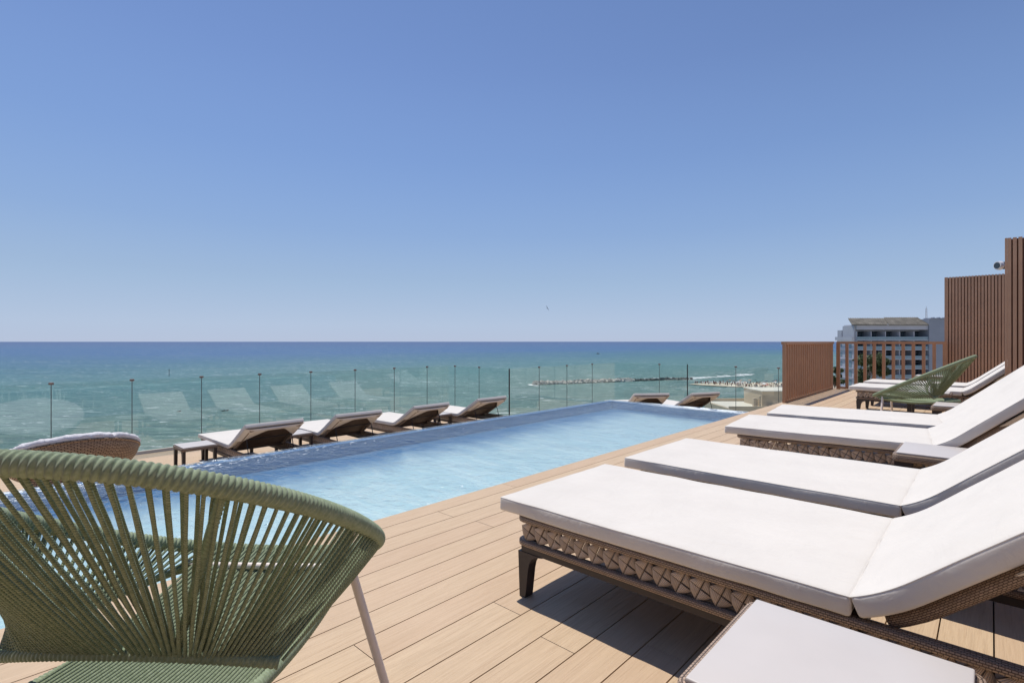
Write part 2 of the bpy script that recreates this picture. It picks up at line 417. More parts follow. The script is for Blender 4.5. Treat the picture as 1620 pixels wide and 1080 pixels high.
# ------------------------------------------------------------------ setting: sea and land
b = MB()
rings = [0, 60, 120, 240, 500, 1000, 2000, 4000, 8000, 16000, 32000, 64000]
for k in range(len(rings) - 1):
    a0, a1 = rings[k], rings[k + 1]; N = 48
    if a0 == 0:
        b.poly([(a1 * math.cos(2 * math.pi * i / N), a1 * math.sin(2 * math.pi * i / N), 0) for i in range(N)])
    else:
        rows = [[(a * math.cos(2 * math.pi * i / N), a * math.sin(2 * math.pi * i / N), 0) for i in range(N)] for a in (a0, a1)]
        b.quadgrid(rows, False, True, None, False, flip=False)
sea = b.build('sea', M['sea']); tag(sea, kind='structure')
for p in sea.data.polygons:
    if p.normal.z < 0: p.flip()
sea.location = (0, 0, SEA); sea.rotation_euler = (0, 0, YAW)

def land(name, pts, z, m):
    o = MB(); o.poly([cw(l, d, z) for l, d in pts]); ob = o.build(name, m)
    if ob.data.polygons[0].normal.z < 0: ob.data.polygons[0].flip()
    return tag(ob, kind='structure')
# sand spit, then the shore going off to the right
land('beach', [(107, 314), (112, 306), (122, 297), (134, 291), (141, 280), (143, 262), (150, 235), (120, 190), (95, 175), (75, 150), (60, 118), (30, 60), (22, 30),
     (20, -60), (600, -60), (900, 900), (560, 560), (330, 372), (230, 338), (150, 324), (122, 321)], SEA + .35, M['sand'])

# terrace building body and the two decks
def planks(name, x0, x1, y0, y1, z, seed):
    rnd = random.Random(seed); o = MB(); x = x0
    while x < x1 - .02:
        xe = min(x + .150, x1); y = y0 - rnd.uniform(0, 2.6)
        while y < y1:
            ln = rnd.choice((2.2, 2.9, 3.6, 3.6)); a, e = max(y, y0), min(y + ln, y1)
            if e - a > .03: o.box(x, xe, a + .0015, e - .0015, z - .023, z)
            y += ln
        x += .155
    ob = o.build(name, M['deck']); return tag(ob, kind='structure')
planks('deck', -2.78, 5.9, -3.0, 14.05, 0, 3)
planks('lower_deck', -10.80, -5.70, -6.0, 9.16, LOW, 5)
planks('lower_deck', -8.50, -2.85, 9.17, 13.88, LOW, 9)
o = MB()
o.box(-2.77, 5.9, -3, 14.2, -.9, -.03); o.box(-10.95, -5.47, -6, 9.3, -1.6, LOW - .028); o.box(-8.68, -2.772, 9.302, 14.05, -1.6, LOW - .028)
o.box(-5.468, -2.772, -3, 9.3, -1.6, -.75)
tag(o.build('terrace_base', M['under']), kind='structure')
o = MB(); o.box(-11.0, 6.0, -6.5, 9.29, SEA - .5, -1.602); o.box(-8.7, 6.0, 9.291, 14.2, SEA - .5, -1.604); o.box(-2.765, 6, 14.06, 14.22, -1.5, -.03)
tag(o.build('unseen_terrace_wall', M['stone_wall']), kind='structure')

o = MB(); o.box(-2.7, 6.0, -3.35, -3.02, -.03, 3.1); o.box(5.92, 6.2, -3.0, 14.2, -.03, 3.0)  # added out-of-view walls: cut blue sky, bounce warm light onto shaded sides
tag(o.build('unseen_terrace_wall', M['bounce_wall']), kind='structure')
# ------------------------------------------------------------------ pool
WZ = -.028; PD = -.19
def uvbox(o, x0, x1, y0, y1, z0, z1): o.box(x0, x1, y0, y1, z0, z1)
pool = empty('swimming_pool', (-4.05, 3, -.75)); tag(pool, 'long pale blue infinity pool running between the wooden decks', 'swimming pool')
inv = Matrix.Translation((4.05, -3, .75))
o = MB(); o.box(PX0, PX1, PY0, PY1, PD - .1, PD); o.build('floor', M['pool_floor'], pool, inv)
o = MB()
o.box(PX0 - .10, PX0, PY0, PY1 + .10, -1.2, WZ - .022)
o.box(PX0 + .002, PX1 + .3, PY1, PY1 + .10, -1.2, WZ - .024)
o.box(PX1 + .001, PX1 + .01, PY0, PY1 - .001, PD - .1, -.026)
o.box(PX0 + .001, PX1, PY0 - .1, PY0, PD - .1, -.027)
o.build('wall', M['pool_wall'], pool, inv)
# water sheet that rounds over the two spilling edges
o = MB(); xs = [PX1 + (PX0 - PX1) * i / 60 for i in range(61)]; prof = []
for x in xs: prof.append((x, 0.0))
for k in range(1, 9):
    a = k / 8 * math.pi / 2; prof.append((PX0 - .07 - .045 * math.sin(a), -.045 * (1 - math.cos(a))))
prof.append((PX0 - .118, -.5))
ys = [PY0 + (PY1 - PY0) * i / 240 for i in range(241)]; prow = [(y, 0.0) for y in ys]
for k in range(1, 9):
    a = k / 8 * math.pi / 2; prow.append((PY1 + .07 + .045 * math.sin(a), -.045 * (1 - math.cos(a))))
prow.append((PY1 + .118, -.5))
def wave(x, y): return .004 * noise.noise(Vector((x * 2.2, y * 3.1, .3))) + .002 * noise.noise(Vector((x * 7, y * 9, 2)))
rows = []
for (y, dz) in prow:
    rows.append([Vector((x, y, WZ + min(dz, dz2) + wave(x, y) * (1 if min(dz, dz2) > -.1 else 0))) for (x, dz2) in prof])
o.quadgrid(rows, flip=False)
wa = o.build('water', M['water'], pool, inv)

# ------------------------------------------------------------------ glass railing on the lower terrace
GT = .442
def glass_run(p0, p1, joints, label, caps=True, ends=(False, False)):
    p0 = Vector(p0); p1 = Vector(p1); d = (p1 - p0); L = d.length; ang = math.atan2(d.y, d.x)
    root = empty('glass_railing', (p0.x, p0.y, LOW), ang); tag(root, label, 'glass railing', 'glass railing panels round the lower terrace')
    J = [0] + joints + [L]; h = GT - LOW
    for i in range(len(J) - 1):
        a, e = J[i] + .006, J[i + 1] - .006
        if e - a < .05: continue
        g = MB(); g.box(a, e, -.005, .005, .03, h); g.build('glass_panel', M['glass'], root)
    g = MB(); g.box(0, L, -.03, .03, -.02, .05); g.build('base_channel', M['stone_wall'], root)
    for j in joints:
        g = MB(); g.box(j - .0055, j + .0055, -.0045, .0045, .05, h - .01); sp = g.build('joint_seal', M['seal'], root)
        if caps:
            g = MB(); n0 = 0
            g.rbox(.032, .014, .018, .006, 2, 2, lambda p, j=j: p + Vector((j, 0, h - .004))); g.build('clip', M['clip'], sp)
    for side, q in ((0, 0.0), (1, L)):
        if ends[side]:
            g = MB(); g.box(q - .011, q + .011, -.011, .011, 0, h); g.build('corner_post', M['black'], root)
K = .951
ya = [1.075, 2.17, 3.29, 4.391, 5.516, 6.633, 7.762, 8.829]
glass_run((-10.82, -6.0), (-10.82, 9.13), [y * K + 6.0 for y in [-5.5, -4.4, -3.3, -2.2, -1.1, -.02] + ya], 'long sea-side glass railing with clipped joints behind the row of sun loungers')
glass_run((-10.82, 9.13), (-8.56, 9.13), [.26, 1.20], 'short glass railing turning inward behind the farthest lounger of the sea-side row', ends=(False, True))
glass_run((-8.56, 9.13), (-8.56, 13.9), [1.13, 2.32, 3.55], 'glass railing beyond the pool in front of the rocky breakwater')
glass_run((-8.56, 13.9), (-2.80, 13.9), [1.50, 3.66, 4.69], 'far glass railing behind the two angled loungers, in front of the beach', ends=(False, False))
g = MB(); g.box(-6.225, -6.203, 13.889, 13.911, LOW, GT + .02)
tag(g.build('railing_post', M['black']), 'black slim post at the far glass railing, above the second angled lounger', 'post')

# ------------------------------------------------------------------ sun loungers
def path_map(angle, curl=.16):
    # arc-length -> (x, z, ang) of the reclined back
    pts = []; x = z = 0.0; s = 0.0; st = .01
    while s < 1.2:
        f = min(1.0, s / curl); a = angle * (.55 + .45 * f)
        pts.append((s, x, z, a)); x += math.cos(a) * st; z += math.sin(a) * st; s += st
    def f(s_):
        if s_ < 0: a = pts[0][3]; return s_ * math.cos(a), s_ * math.sin(a), a
        i = min(len(pts) - 1, int(s_ / st)); q = pts[i]; r_ = s_ - q[0]
        return q[1] + r_ * math.cos(q[3]), q[2] + r_ * math.sin(q[3]), q[3]
    return f

def braid_units(o, p0, p1, zc, out, per=.0685, hh=.041):
    """chunky plait between p0 and p1 (xy), facing `out`"""
    p0, p1, out = Vector((*p0, 0)), Vector((*p1, 0)), Vector((*out, 0)); d = p1 - p0; L = d.length; d.normalize()
    n = max(1, round(L / per)); per = L / n
    for k in range(n):
        c = p0 + d * (per * (k + .5)); c.z = zc
        T_, B_, L_, R_ = (.005, .044), (-.005, -.044), (-.040, .008), (.040, -.008)
        TR, TL_, BR, BL = (.0275, .0215), (-.021, .028), (.021, -.028), (-.0275, -.0215)
        g = .0011
        quads = [((g, g), (R_[0], R_[1] + g), TR, (T_[0] + g, T_[1])), ((-g, g), (T_[0] - g, T_[1]), TL_, (L_[0], L_[1] + g)),
                 ((-g, -g), (L_[0], L_[1] - g), BL, (B_[0] - g, B_[1])), ((g, -g), (B_[0] + g, B_[1]), BR, (R_[0], R_[1] - g))]
        for qi, (c0, c1, c2, c3) in enumerate(quads):
            NU = 4; rows = []
            for i in range(NU + 1):
                row = []
                for j in range(NU + 1):
                    u, v = i / NU, j / NU
                    S = (1 - u) * (1 - v) * c0[0] + u * (1 - v) * c1[0] + u * v * c2[0] + (1 - u) * v * c3[0]
                    Z = (1 - u) * (1 - v) * c0[1] + u * (1 - v) * c1[1] + u * v * c2[1] + (1 - u) * v * c3[1]
                    S, Z = S * .946 + Z * .325 * .9, Z * .946 - S * .325 * 1.05
                    S *= per / .0685 * 1.04; Z = max(-.043, min(.043, Z * 1.03))
                    a_ = u if qi % 2 == 0 else v
                    bul = .0028 * (max(0, math.sin(math.pi * u) * math.sin(math.pi * v)) ** .45) + (.003 if qi % 2 else 0) - .010 * (S / .04) - .003 * max(u, v) ** 3
                    row.append(c + d * S + Vector((0, 0, Z)) + out * bul)
                rows.append(row)
            if qi % 2 == 0: uvf = lambda i, j: (i * .0085, j * .0085)
            else: uvf = lambda i, j: (j * .0085, i * .0085)
            o.quadgrid(rows, uvs=uvf)
            o.quadgrid([[p - out * .006 for p in r] for r in rows], uvs=lambda i, j: (0, 0), flip=True)

def make_lounger(angle, blen, label):
    ro = empty('sun_lounger'); tag(ro, label, 'sun lounger', 'wicker sun loungers with white cushions')
    X0, X1, Y = -1.225, .78, .402
    def loop(zc, w, h, x0=X0, x1=X1, y=Y):
        pts = []
        cr = .03
        for (cx, cy, a0) in ((x1 - cr, y - cr, 0), (x0 + cr, y - cr, 90), (x0 + cr, -y + cr, 180), (x1 - cr, -y + cr, 270)):
            for k in range(5):
                a = R(a0 + k * 22.5); pts.append((cx + cr * math.cos(a), cy + cr * math.sin(a), zc))
        dense = []
        for i in range(len(pts)):
            p, q = Vector(pts[i]), Vector(pts[(i + 1) % len(pts)]); n = max(1, int((q - p).length / .12))
            for k in range(n): dense.append(p.lerp(q, k / n))
        m = MB(); m.tube(dense, (w, h), 12, True, uvr=.09); return m
    loop(.337, .016, .0125).build('top_rail', M['wicker'], ro)
    loop(.236, .016, .0120).build('bottom_rail', M['wicker'], ro)
    m = MB()
    braid_units(m, (X0 + .02, -Y), (X1 - .02, -Y), .287, (0, -1)); braid_units(m, (X1 - .02, Y), (X0 + .02, Y), .287, (0, 1))
    braid_units(m, (X0, Y - .03), (X0, -Y + .03), .287, (-1, 0)); braid_units(m, (X1, -Y + .03), (X1, Y - .03), .287, (1, 0))
    m.build('braided_apron', M['strand'], ro)
    m = MB()                                        # dark metal rail under the weave
    m.box(X0 + .01, X1 - .01, -Y - .002, -Y + .014, .196, .2235); m.box(X0 + .01, X1 - .01, Y - .014, Y + .002, .196, .2235)
    m.box(X0 - .004, X0 + .009, -Y + .015, Y - .015, .190, .2235); m.box(X1 - .009, X1 + .004, -Y + .015, Y - .015, .190, .2235)
    m.box(-.02, .02, -Y + .015, Y - .015, .300, .322); m.box(-.62, -.58, -Y + .015, Y - .015, .300, .322)
    m.build('metal_frame', M['dark_metal'], ro)
    for sx in (0, 1):
        for sy in (-1, 1):
            m = MB(); x = X0 - .006 if sx == 0 else X1 + .006; dx = 1 if sx == 0 else -1
            prof = [(0, .1955), (.135, .1955), (.098, .188), (.074, .172), (.062, .150), (.055, .12), (.040, 0.0), (.008, 0.0)]
            y0, y1 = sy * (Y + .005), sy * (Y - .045)
            pa = [Vector((x + dx * a, y0, z)) for a, z in prof]; pb = [Vector((x + dx * a, y1, z)) for a, z in prof]
            if dx * sy > 0: pa, pb = pb, pa
            m.poly(pa); m.poly(list(reversed(pb)))
            for i in range(len(pa)):
                j = (i + 1) % len(pa); m.poly([pb[i], pb[j], pa[j], pa[i]])
            m.build('leg', M['dark_metal'], ro)
    # seat slung panel
    m = MB(); m.box(X0 + .03, .02, -Y + .02, Y - .02, .324, .346); m.build('seat_panel', M['wicker_back'], ro)
    # seat cushion
    L = 1.325; hx, hy, hz = L / 2, .426, .030
    def fseat(p):
        e = min(hx - abs(p.x), hy - abs(p.y)); q = Vector(p)
        crown = min(1, max(0, e) / .10)
        if p.z > 0: q.z += .004 * crown + .0035 * noise.noise(Vector((p.x * 3, p.y * 5, 1))) * crown
        else: q.z -= 0
        q.x += .004 * noise.noise(Vector((p.y * 9, p.z * 20, 5))); q.y += .004 * noise.noise(Vector((p.x * 7, p.z * 20, 9))) * (1 if abs(p.y) > hy * .9 else 0)
        q.z += .003 * noise.noise(Vector((p.x * 6, p.y * 2, 3)))
        return q + Vector((-hx - .002, 0, .3755 + hz * .2))
    m = MB(); m.rbox(hx, hy, hz, .012, 60, 36, fseat); cu = m.build('seat_cushion', M['cushion'], ro)
    m = MB(); pip(m, hx, hy, hz, fseat); m.build('piping', M['cushion'], cu)
    # back
    pm = path_map(angle); bl = blen
    hb = bl / 2
    def fback(p):
        e = min(hb - abs(p.x), hy - abs(p.y)); s_ = p.x + hb + .004; crown = min(1, max(0, e) / .10)
        z_ = p.z
        if p.z > 0: z_ += .006 * crown
        z_ += (.009 * noise.noise(Vector((p.x * 5, p.y * 4, 12))) + .004 * noise.noise(Vector((p.x * 13, p.y * 9, 22)))) * (crown if p.z > 0 else 0)
        if p.z > 0: z_ += .0045 * math.exp(-s_ / .16) * math.sin(p.y * 38 + 9 * s_ + 3 * noise.noise(Vector((p.y * 5, s_ * 4, 2)))) * max(0, noise.noise(Vector((p.y * 3.1, 7, 1))) + .25) * crown
        y_ = p.y + (.005 * noise.noise(Vector((p.x * 7, p.z * 20, 29))) if abs(p.y) > hy * .9 else 0)
        x, z, a = pm(s_)
        return Vector((x - math.sin(a) * z_, y_, .3815 + z + math.cos(a) * z_ + .0))
    m = MB(); m.rbox(hb, hy, hz, .012, 34, 36, fback); cu = m.build('back_cushion', M['cushion'], ro)
    m = MB(); pip(m, hb, hy, hz, fback); m.build('piping', M['cushion'], cu)
    # back frame: woven side tubes and panel underneath
    def bp(s_, y_, off):
        x, z, a = pm(s_); return Vector((x - math.sin(a) * off, y_, .3815 + z + math.cos(a) * off))
    m = MB(); path = [bp(.05 + k * (bl - .09) / 20, -.362, -.060) for k in range(21)]
    path += [bp(bl - .04, -.362 + .724 * k / 8, -.060) for k in range(1, 8)]
    path += [bp(.05 + k * (bl - .09) / 20, .362, -.060) for k in range(20, -1, -1)]
    m.tube(path, .021, 10, False, uvr=.13); m.build('back_frame', M['wicker'], ro)
    m = MB(); N = 16
    rows = [[bp(.06 + k * (bl - .12) / N, y, -.046) for y in (-.34, .34)] for k in range(N + 1)]
    rows2 = [[bp(.06 + k * (bl - .12) / N, y, -.038) for y in (-.34, .34)] for k in range(N + 1)]
    uvf = lambda i, j: (j * .68, i * (bl - .12) / N)
    m.quadgrid(rows, uvs=uvf, flip=False); m.quadgrid(rows2, uvs=uvf, flip=True)
    m.build('back_panel', M['wicker_back'], ro)
    # fabric hood that holds the cushion on the top of the back
    m = MB(); NY = 24; top = []; low = []
    for k in range(NY + 1):
        y = -.43 + .86 * k / NY; f = min(1, abs(y) / .43)
        ln = .035 + .40 * max(0, (f - .28) / .72) ** 1.1 * 1.0
        r_ = []; 
        for q in range(9):
            s_ = bl - .004 - ln * q / 8
            r_.append(bp(s_, y, -.040 - (.043 if f < .86 else .043 * (1 - (f - .86) / .14)) * min(1, (q + .6) / 1.5)))
        top.append(r_)
    m.quadgrid(top, uvs=lambda i, j: (i * .03, j * .03)); m.quadgrid([[p + Vector((.0, 0, .004)) for p in r_] for r_ in top], uvs=lambda i, j: (0, 0), flip=True)
    m.build('hood_flap', M['cushion'], ro)
    for sy in (-1, 1):                               # prop struts
        m = MB(); a = bp(bl * .62, sy * .33, -.085); e = Vector((a.x + .10, sy * .33, .215))
        m.tube([a, e], .007, 6); m.build('strut', M['black'], ro)
    m = MB(); a = bp(bl * .62, 0, -.09); m.tube([(a.x, -.33, a.z), (a.x, .33, a.z)], .008, 6); m.build('strut', M['black'], ro)
    return ro
def pip(m, hx, hy, hz, fn):
    for zz in (hz - .0035,):
        r = .012; pts = []
        n = 24
        def seg(a, c, n): return [a.lerp(c, k / n) for k in range(n)]
        cs = [Vector((hx - .004, hy - .004, zz)), Vector((-hx + .004, hy - .004, zz)), Vector((-hx + .004, -hy + .004, zz)), Vector((hx - .004, -hy + .004, zz))]
        P = []
        for i in range(4):
            n = 40 if i % 2 == 0 else 26
            P += seg(cs[i], cs[(i + 1) % 4], n)
        P2 = []
        for p in P:
            q = fn(p); P2.append(q)
        m.tube(P2, .0026, 5, True)

LA = make_lounger(R(41), .80, 'x')
L_right = [(-.275, 2.07, 0, 'large near sun lounger with white cushion, its braided wicker side nearest the viewer'),
           (-.275, 3.13, 0, 'second sun lounger from the viewer, right behind the big near one, white cushion'),
           (-.32, 4.83, 6, 'third sun lounger from the viewer on the upper deck, behind the small wicker table'),
           (-.32, 5.90, 6.5, 'fourth sun lounger on the upper deck, between the third one and the distant green chair'),
           (-.29, 9.82, 0, 'sun lounger behind the small green chair, nearest of the pair by the slatted balustrade'),
           (-.29, 11.08, 0, 'farthest sun lounger on the upper deck, next to the slatted balustrade')]
for i, (x, y, a, lb) in enumerate(L_right):
    q = LA if i == 0 else copy_tree(LA); q.location = (x, y, 0); q.rotation_euler = (0, 0, R(a)); q['label'] = lb
LB = make_lounger(R(31), .76, 'x')
L_low = [(-8.36, 2.76 + .43, .8, 'sun lounger nearest the round daybed, its raised back turned to the pool'),
         (-8.36, 4.16 + .43, -.9, 'second sun lounger from the left in the row beside the sea-side glass'),
         (-8.34, 5.64 + .43, 1.2, 'third sun lounger from the left in the row beside the sea-side glass'),
         (-8.36, 7.27 + .43, 0, 'fourth and farthest sun lounger of the row beside the sea-side glass'),
         (-6.15, 11.13, -38, 'half hidden sun lounger beyond the far end of the pool, left of its neighbour'),
         (-5.42, 12.02, -23, 'sun lounger beyond the far end of the pool, right one of the angled pair')]
for i, (x, y, a, lb) in enumerate(L_low):
    q = LB if i == 0 else copy_tree(LB); q.location = (x, y, LOW); q.rotation_euler = (0, 0, R(a)); q['label'] = lb

# ------------------------------------------------------------------ side tables
def make_table():
    ro = empty('side_table'); tag(ro, 'x', 'side table', 'small wicker side tables beside the loungers')
    s = .221
    m = MB(); pts = []
    for (cx, cy, a0) in ((s - .02, s - .02, 0), (-s + .02, s - .02, 90), (-s + .02, -s + .02, 180), (s - .02, -s + .02, 270)):
        for k in range(5):
            a = R(a0 + k * 22.5); pts.append((cx + .02 * math.cos(a), cy + .02 * math.sin(a), .385))
    m.tube(pts, (.016, .022), 12, True, uvr=.11); m.build('woven_rim', M['wicker'], ro)
    m = MB(); m.rbox(.216, .218, .006, .004, 4, 4, lambda p: p + Vector((0, 0, .4135))); m.build('table_top', M['plate'], ro)
    m = MB(); m.box(-s + .02, s - .02, -s + .02, s - .02, .392, .406); m.build('support_panel', M['dark_metal'], ro)
    for sx in (-1, 1):
        for sy in (-1, 1):
            m = MB(); xo, yo = sx * (s + .004), sy * (s + .004)
            prof = [(0, .364), (.11, .364), (.082, .352), (.064, .325), (.056, .28), (.040, 0), (.006, 0)]
            pa = [Vector((xo - sx * a, yo, z)) for a, z in prof]; pb = [Vector((xo - sx * a, yo - sy * .04, z)) for a, z in prof]
            if sx * sy > 0: pa, pb = pb, pa
            m.poly(pa); m.poly(list(reversed(pb)))
            for i in range(len(pa)):
                j = (i + 1) % len(pa); m.poly([pb[i], pb[j], pa[j], pa[i]])
            m.build('leg', M['dark_metal'], ro)
    return ro
T = make_table()
for i, (x, y, z, a, lb) in enumerate([
        (-.240, 1.226, 0, 0, 'side table with plain grey top in the near foreground, beside the big lounger'),
        (-.215, 4.175, 0, 0, 'side table between the second and third loungers on the upper deck'),
        (-.24, 7.33, 0, 0, 'side table just in front of the small distant green chair'),
        (-.62, 9.05, 0, 0, 'side table behind the distant green chair, against the farther pair of loungers'),
        (-.90, 13.3, 0, 0, 'small far side table seen just above the distant green chair rim, by the balustrade'),
        (-8.72, 2.44, LOW, 0, 'leftmost side table of the sea-side row, standing clear beside the first lounger'),
        (-8.62, 3.88, LOW, 0, 'side table between the first and second loungers by the sea-side glass'),
        (-8.66, 6.98, LOW, 0, 'side table between the third and fourth loungers by the sea-side glass')]):
    q = T if i == 0 else copy_tree(T); q.location = (x, y, z); q['label'] = lb

# ------------------------------------------------------------------ green cord chairs
def make_chair():
    ro = empty('cord_chair'); tag(ro, 'x', 'chair', 'green cord lounge chairs')
    A, B, ZF, ZB, NN = .412, .490, .398, .924, 2.2
    def rim(ph):
        c, s = math.cos(ph), math.sin(ph)
        x = A * math.copysign(abs(c) ** (2 / NN), c); y = B * math.copysign(abs(s) ** (2 / NN), s)
        return Vector((x, y, ZF + (ZB - ZF) * (B - y) / (2 * B)))
    raw = [rim(2 * math.pi * i / 1440) for i in range(1440)]; cum = [0]
    for i in range(1440): cum.append(cum[-1] + (raw[(i + 1) % 1440] - raw[i]).length)
    TL = cum[-1]
    def at(s):
        s %= TL; lo, hi = 0, 1440
        while hi - lo > 1:
            md = (lo + hi) // 2
            if cum[md] <= s: lo = md
            else: hi = md
        f = (s - cum[lo]) / (cum[lo + 1] - cum[lo]); return raw[lo % 1440].lerp(raw[(lo + 1) % 1440], f)
    NW = 285; per = TL / NW; seg = NW * 7
    m = MB(); path = [at(TL * i / seg) for i in range(seg)]
    m.tube(path, .02, 18, True, rf=lambda L, th: .0158 + .0046 * abs(math.sin(math.pi * (L / per) + th * .5 * 2)) ** .6, uvr=1.0)
    m.build('wrapped_rim', M['wrap'], ro)
    # lower frames
    def wrap_tube(path, r, name):
        P = [Vector(p) for p in path]; D = []
        for i in range(len(P) - 1):
            n = max(1, int((P[i + 1] - P[i]).length / .0018))
            D += [P[i].lerp(P[i + 1], k / n) for k in range(n)]
        D.append(P[-1]); q = MB()
        q.tube(D, r, 12, False, rf=lambda L, th: r + .0035 * abs(math.sin(math.pi * L / .011 + th)) ** .6); return q.build(name, M['wrap'], ro)
    def bow(x, n=0): return Vector((x * (1.12 if x < 0 else .95), -.150 - .045 * (1 - (x / .295) ** 2), .430 + .038 * (1 - (x / .295) ** 2)))
    wrap_tube([bow(-.295 + .59 * k / 24) for k in range(25)], .0105, 'back_frame')
    seat = []
    for k in range(13): seat.append(Vector((-.23, .40 - .62 * k / 12, .385 - .03 * math.sin(math.pi * k / 12))))
    for k in range(1, 13):
        a = math.pi + math.pi * k / 12; seat.append(Vector((.23 * math.cos(a), -.22 + .13 * math.sin(a), .385)))
    for k in range(1, 13): seat.append(Vector((.23, -.22 + .62 * k / 12, .385 - .03 * math.sin(math.pi * k / 12))))
    wrap_tube(seat, .0135, 'seat_frame')
    # cords of the shell
    m = MB(); n = 108; s_back = TL * .75       # phi = 270 deg
    rnd = random.Random(4)
    for k in range(n):
        f = (k + .5) / n * 2 - 1               # -1..1 around the back
        p = at(s_back + f * TL * .455)
        g = abs(f)
        # where the cord lands
        lim = .60
        if g < lim: x = (g / lim) ** .85 * .290; q = bow(math.copysign(x, f)) + Vector((0, 0, .004))
        else: q = Vector(((.275 if f > 0 else -.325) - math.copysign(.02 * (g - lim) / (1 - lim), f), -.14 + .46 * (g - lim) / (1 - lim), .43 - .04 * (g - lim) / (1 - lim)))
        ax = (q - p).normalized(); side = Vector((math.copysign(1, f), 0, 0))
        tdir = (at(s_back + f * TL * .455 + .01) - p).normalized()
        mid = Vector((0, 0, -1))
        for lay in (0, 1):
            off = ax.cross(tdir).normalized() * (.013 if lay == 0 else -.011)
            sh = tdir * (.0055 if lay == 0 else -.0045)
            P = []
            for i in range(9):
                u = i / 8; sag = math.sin(math.pi * u) * .006
                P.append(p.lerp(q, u) + off * (1 - u * .45) + sh * (1 - u) + mid * sag + Vector((rnd.uniform(-.0006, .0006),) * 3))
            m.tube(P, .0037, 6, uvr=1.0)
    m.build('shell_cords', M['rope'], ro)
    m = MB()
    for k in range(44):
        x = -.222 + .444 * k / 43
        yr = -.22 - .13 * math.sqrt(max(0, 1 - (x / .23) ** 2))
        pf = rim(math.acos(max(-1, min(1, (abs(x) / A) ** (NN / 2))) * 1.0)) if x >= 0 else rim(math.pi - math.acos(min(1, (abs(x) / A) ** (NN / 2))))
        for lay in (0, 1):
            P = []
            for i in range(13):
                u = i / 12; base = Vector((x, yr, .397)).lerp(pf + Vector((0, 0, .01)), u)
                base.z -= .035 * math.sin(math.pi * u) + (.020 if lay else 0); base.x += .0045 * (1 if lay else 0)
                P.append(base)
            m.tube(P, .0042, 6, uvr=1.0)
    m.build('seat_cords', M['rope'], ro)
    wrap_tube([at(s_back + TL * .107) + Vector((0, .004, -.01)), Vector((.085, -.190, .463))], .0062, 'back_strut')
    for sx in (-1, 1):
        m = MB(); m.tube([(sx * .250, .36, .415), (sx * .372, .365, .0)], .0130, 14); lg = m.build('leg', M['white_metal'], ro)
        m = MB(); m.tube([(sx * .20, -.20, .385), (sx * .37, -.40, .0)], .0135, 14); m.build('leg', M['white_metal'], ro)
    m = MB(); m.tube([(-.262, .36, .405), (.262, .36, .405)], .010, 10); m.build('cross_bar', M['white_metal'], ro)
    return ro
CH = make_chair()
def place_chair(q, l, d, psi, lb):
    # psi: rotation of the chair's forward axis from the view axis
    p = cw(l, d, 0); q.location = p; q.rotation_euler = (0, 0, YAW + psi); q['label'] = lb
place_chair(CH, -.762, 1.240, -.034, 'large green cord chair cut off by the frame in the near left foreground')
place_chair(copy_tree(CH), 5.10, 6.42, R(44), 'small distant green cord chair seen from the side among the loungers')

# ------------------------------------------------------------------ round daybed
ro = empty('round_daybed', (-8.55, 1.02, LOW)); tag(ro, 'round wicker daybed with puffy white cushion on the lower terrace', 'daybed')
tilt = Matrix.Translation((0, 0, .52)) @ rot('Y', -R(22))
RD = .68
m = MB(); rows = []; NR = 14; NA = 72
for i in range(NR + 1):
    t_ = i / NR; r_ = RD * math.sin(t_ * math.pi / 2) ** .8; z = -.34 * math.cos(t_ * math.pi / 2) ** 1.1
    rows.append([tilt @ Vector((r_ * math.cos(2 * math.pi * j / NA), r_ * math.sin(2 * math.pi * j / NA), z)) for j in range(NA)])
m.quadgrid(rows, False, True, lambda i, j: (j / NA * 4.3, i / NR * .75))
rows3 = [[tilt @ (tilt.inverted() @ p * .975) for p in r_] for r_ in rows]
m.quadgrid(rows3, False, True, lambda i, j: (j / NA * 4.3, i / NR * .75), flip=True)
m.build('wicker_shell', M['wicker_light'], ro)
m = MB(); m.tube([tilt @ Vector((RD * math.cos(2 * math.pi * j / NA), RD * math.sin(2 * math.pi * j / NA), 0)) for j in range(NA)], .017, 8, True, uvr=.1)
m.build('wicker_rim', M['wicker_light'], ro)
m = MB(); rows = []
prof = [(0, .03), (.2, .038), (.4, .055), (.52, .08), (.60, .098), (.65, .094), (.685, .076), (.70, .046), (.685, .012), (.62, .004), (0.3, -.02), (0.0, -.03)]
NA2 = 220
for (r_, z) in prof:
    row = []
    for j in range(NA2):
        a = 2 * math.pi * j / NA2; rr = r_
        puck = 0
        if r_ > .45:
            puck = .009 * noise.noise(Vector((math.cos(a) * 11 + r_ * 5, math.sin(a) * 17, z * 22))) +   .014 * noise.noise(Vector((math.cos(a) * 5, math.sin(a) * 5, 3)))
            for sm in (0, 1, 2, 3):
                da = abs((a - sm * math.pi / 2 - .5 + math.pi) % (2 * math.pi) - math.pi)
                puck -= .020 * math.exp(-(da / .035) ** 2)
        row.append(tilt @ Vector(((rr + puck * .6) * math.cos(a), (rr + puck * .6) * math.sin(a), z + puck)))
    rows.append(row)
m.quadgrid(rows, False, True, flip=True); m.build('cushion', M['daybed_cushion'], ro)
m = MB(); rows = []
for i in range(5):
    z = .34 * i / 4; r_ = .42 + .03 * i / 4
    rows.append([Vector((r_ * math.cos(2 * math.pi * j / 40), r_ * math.sin(2 * math.pi * j / 40), z)) for j in range(40)])
m.quadgrid(rows, False, True, lambda i, j: (j / 40 * 2.7, i * .08), flip=False); m.build('base_ring', M['wicker_light'], ro)

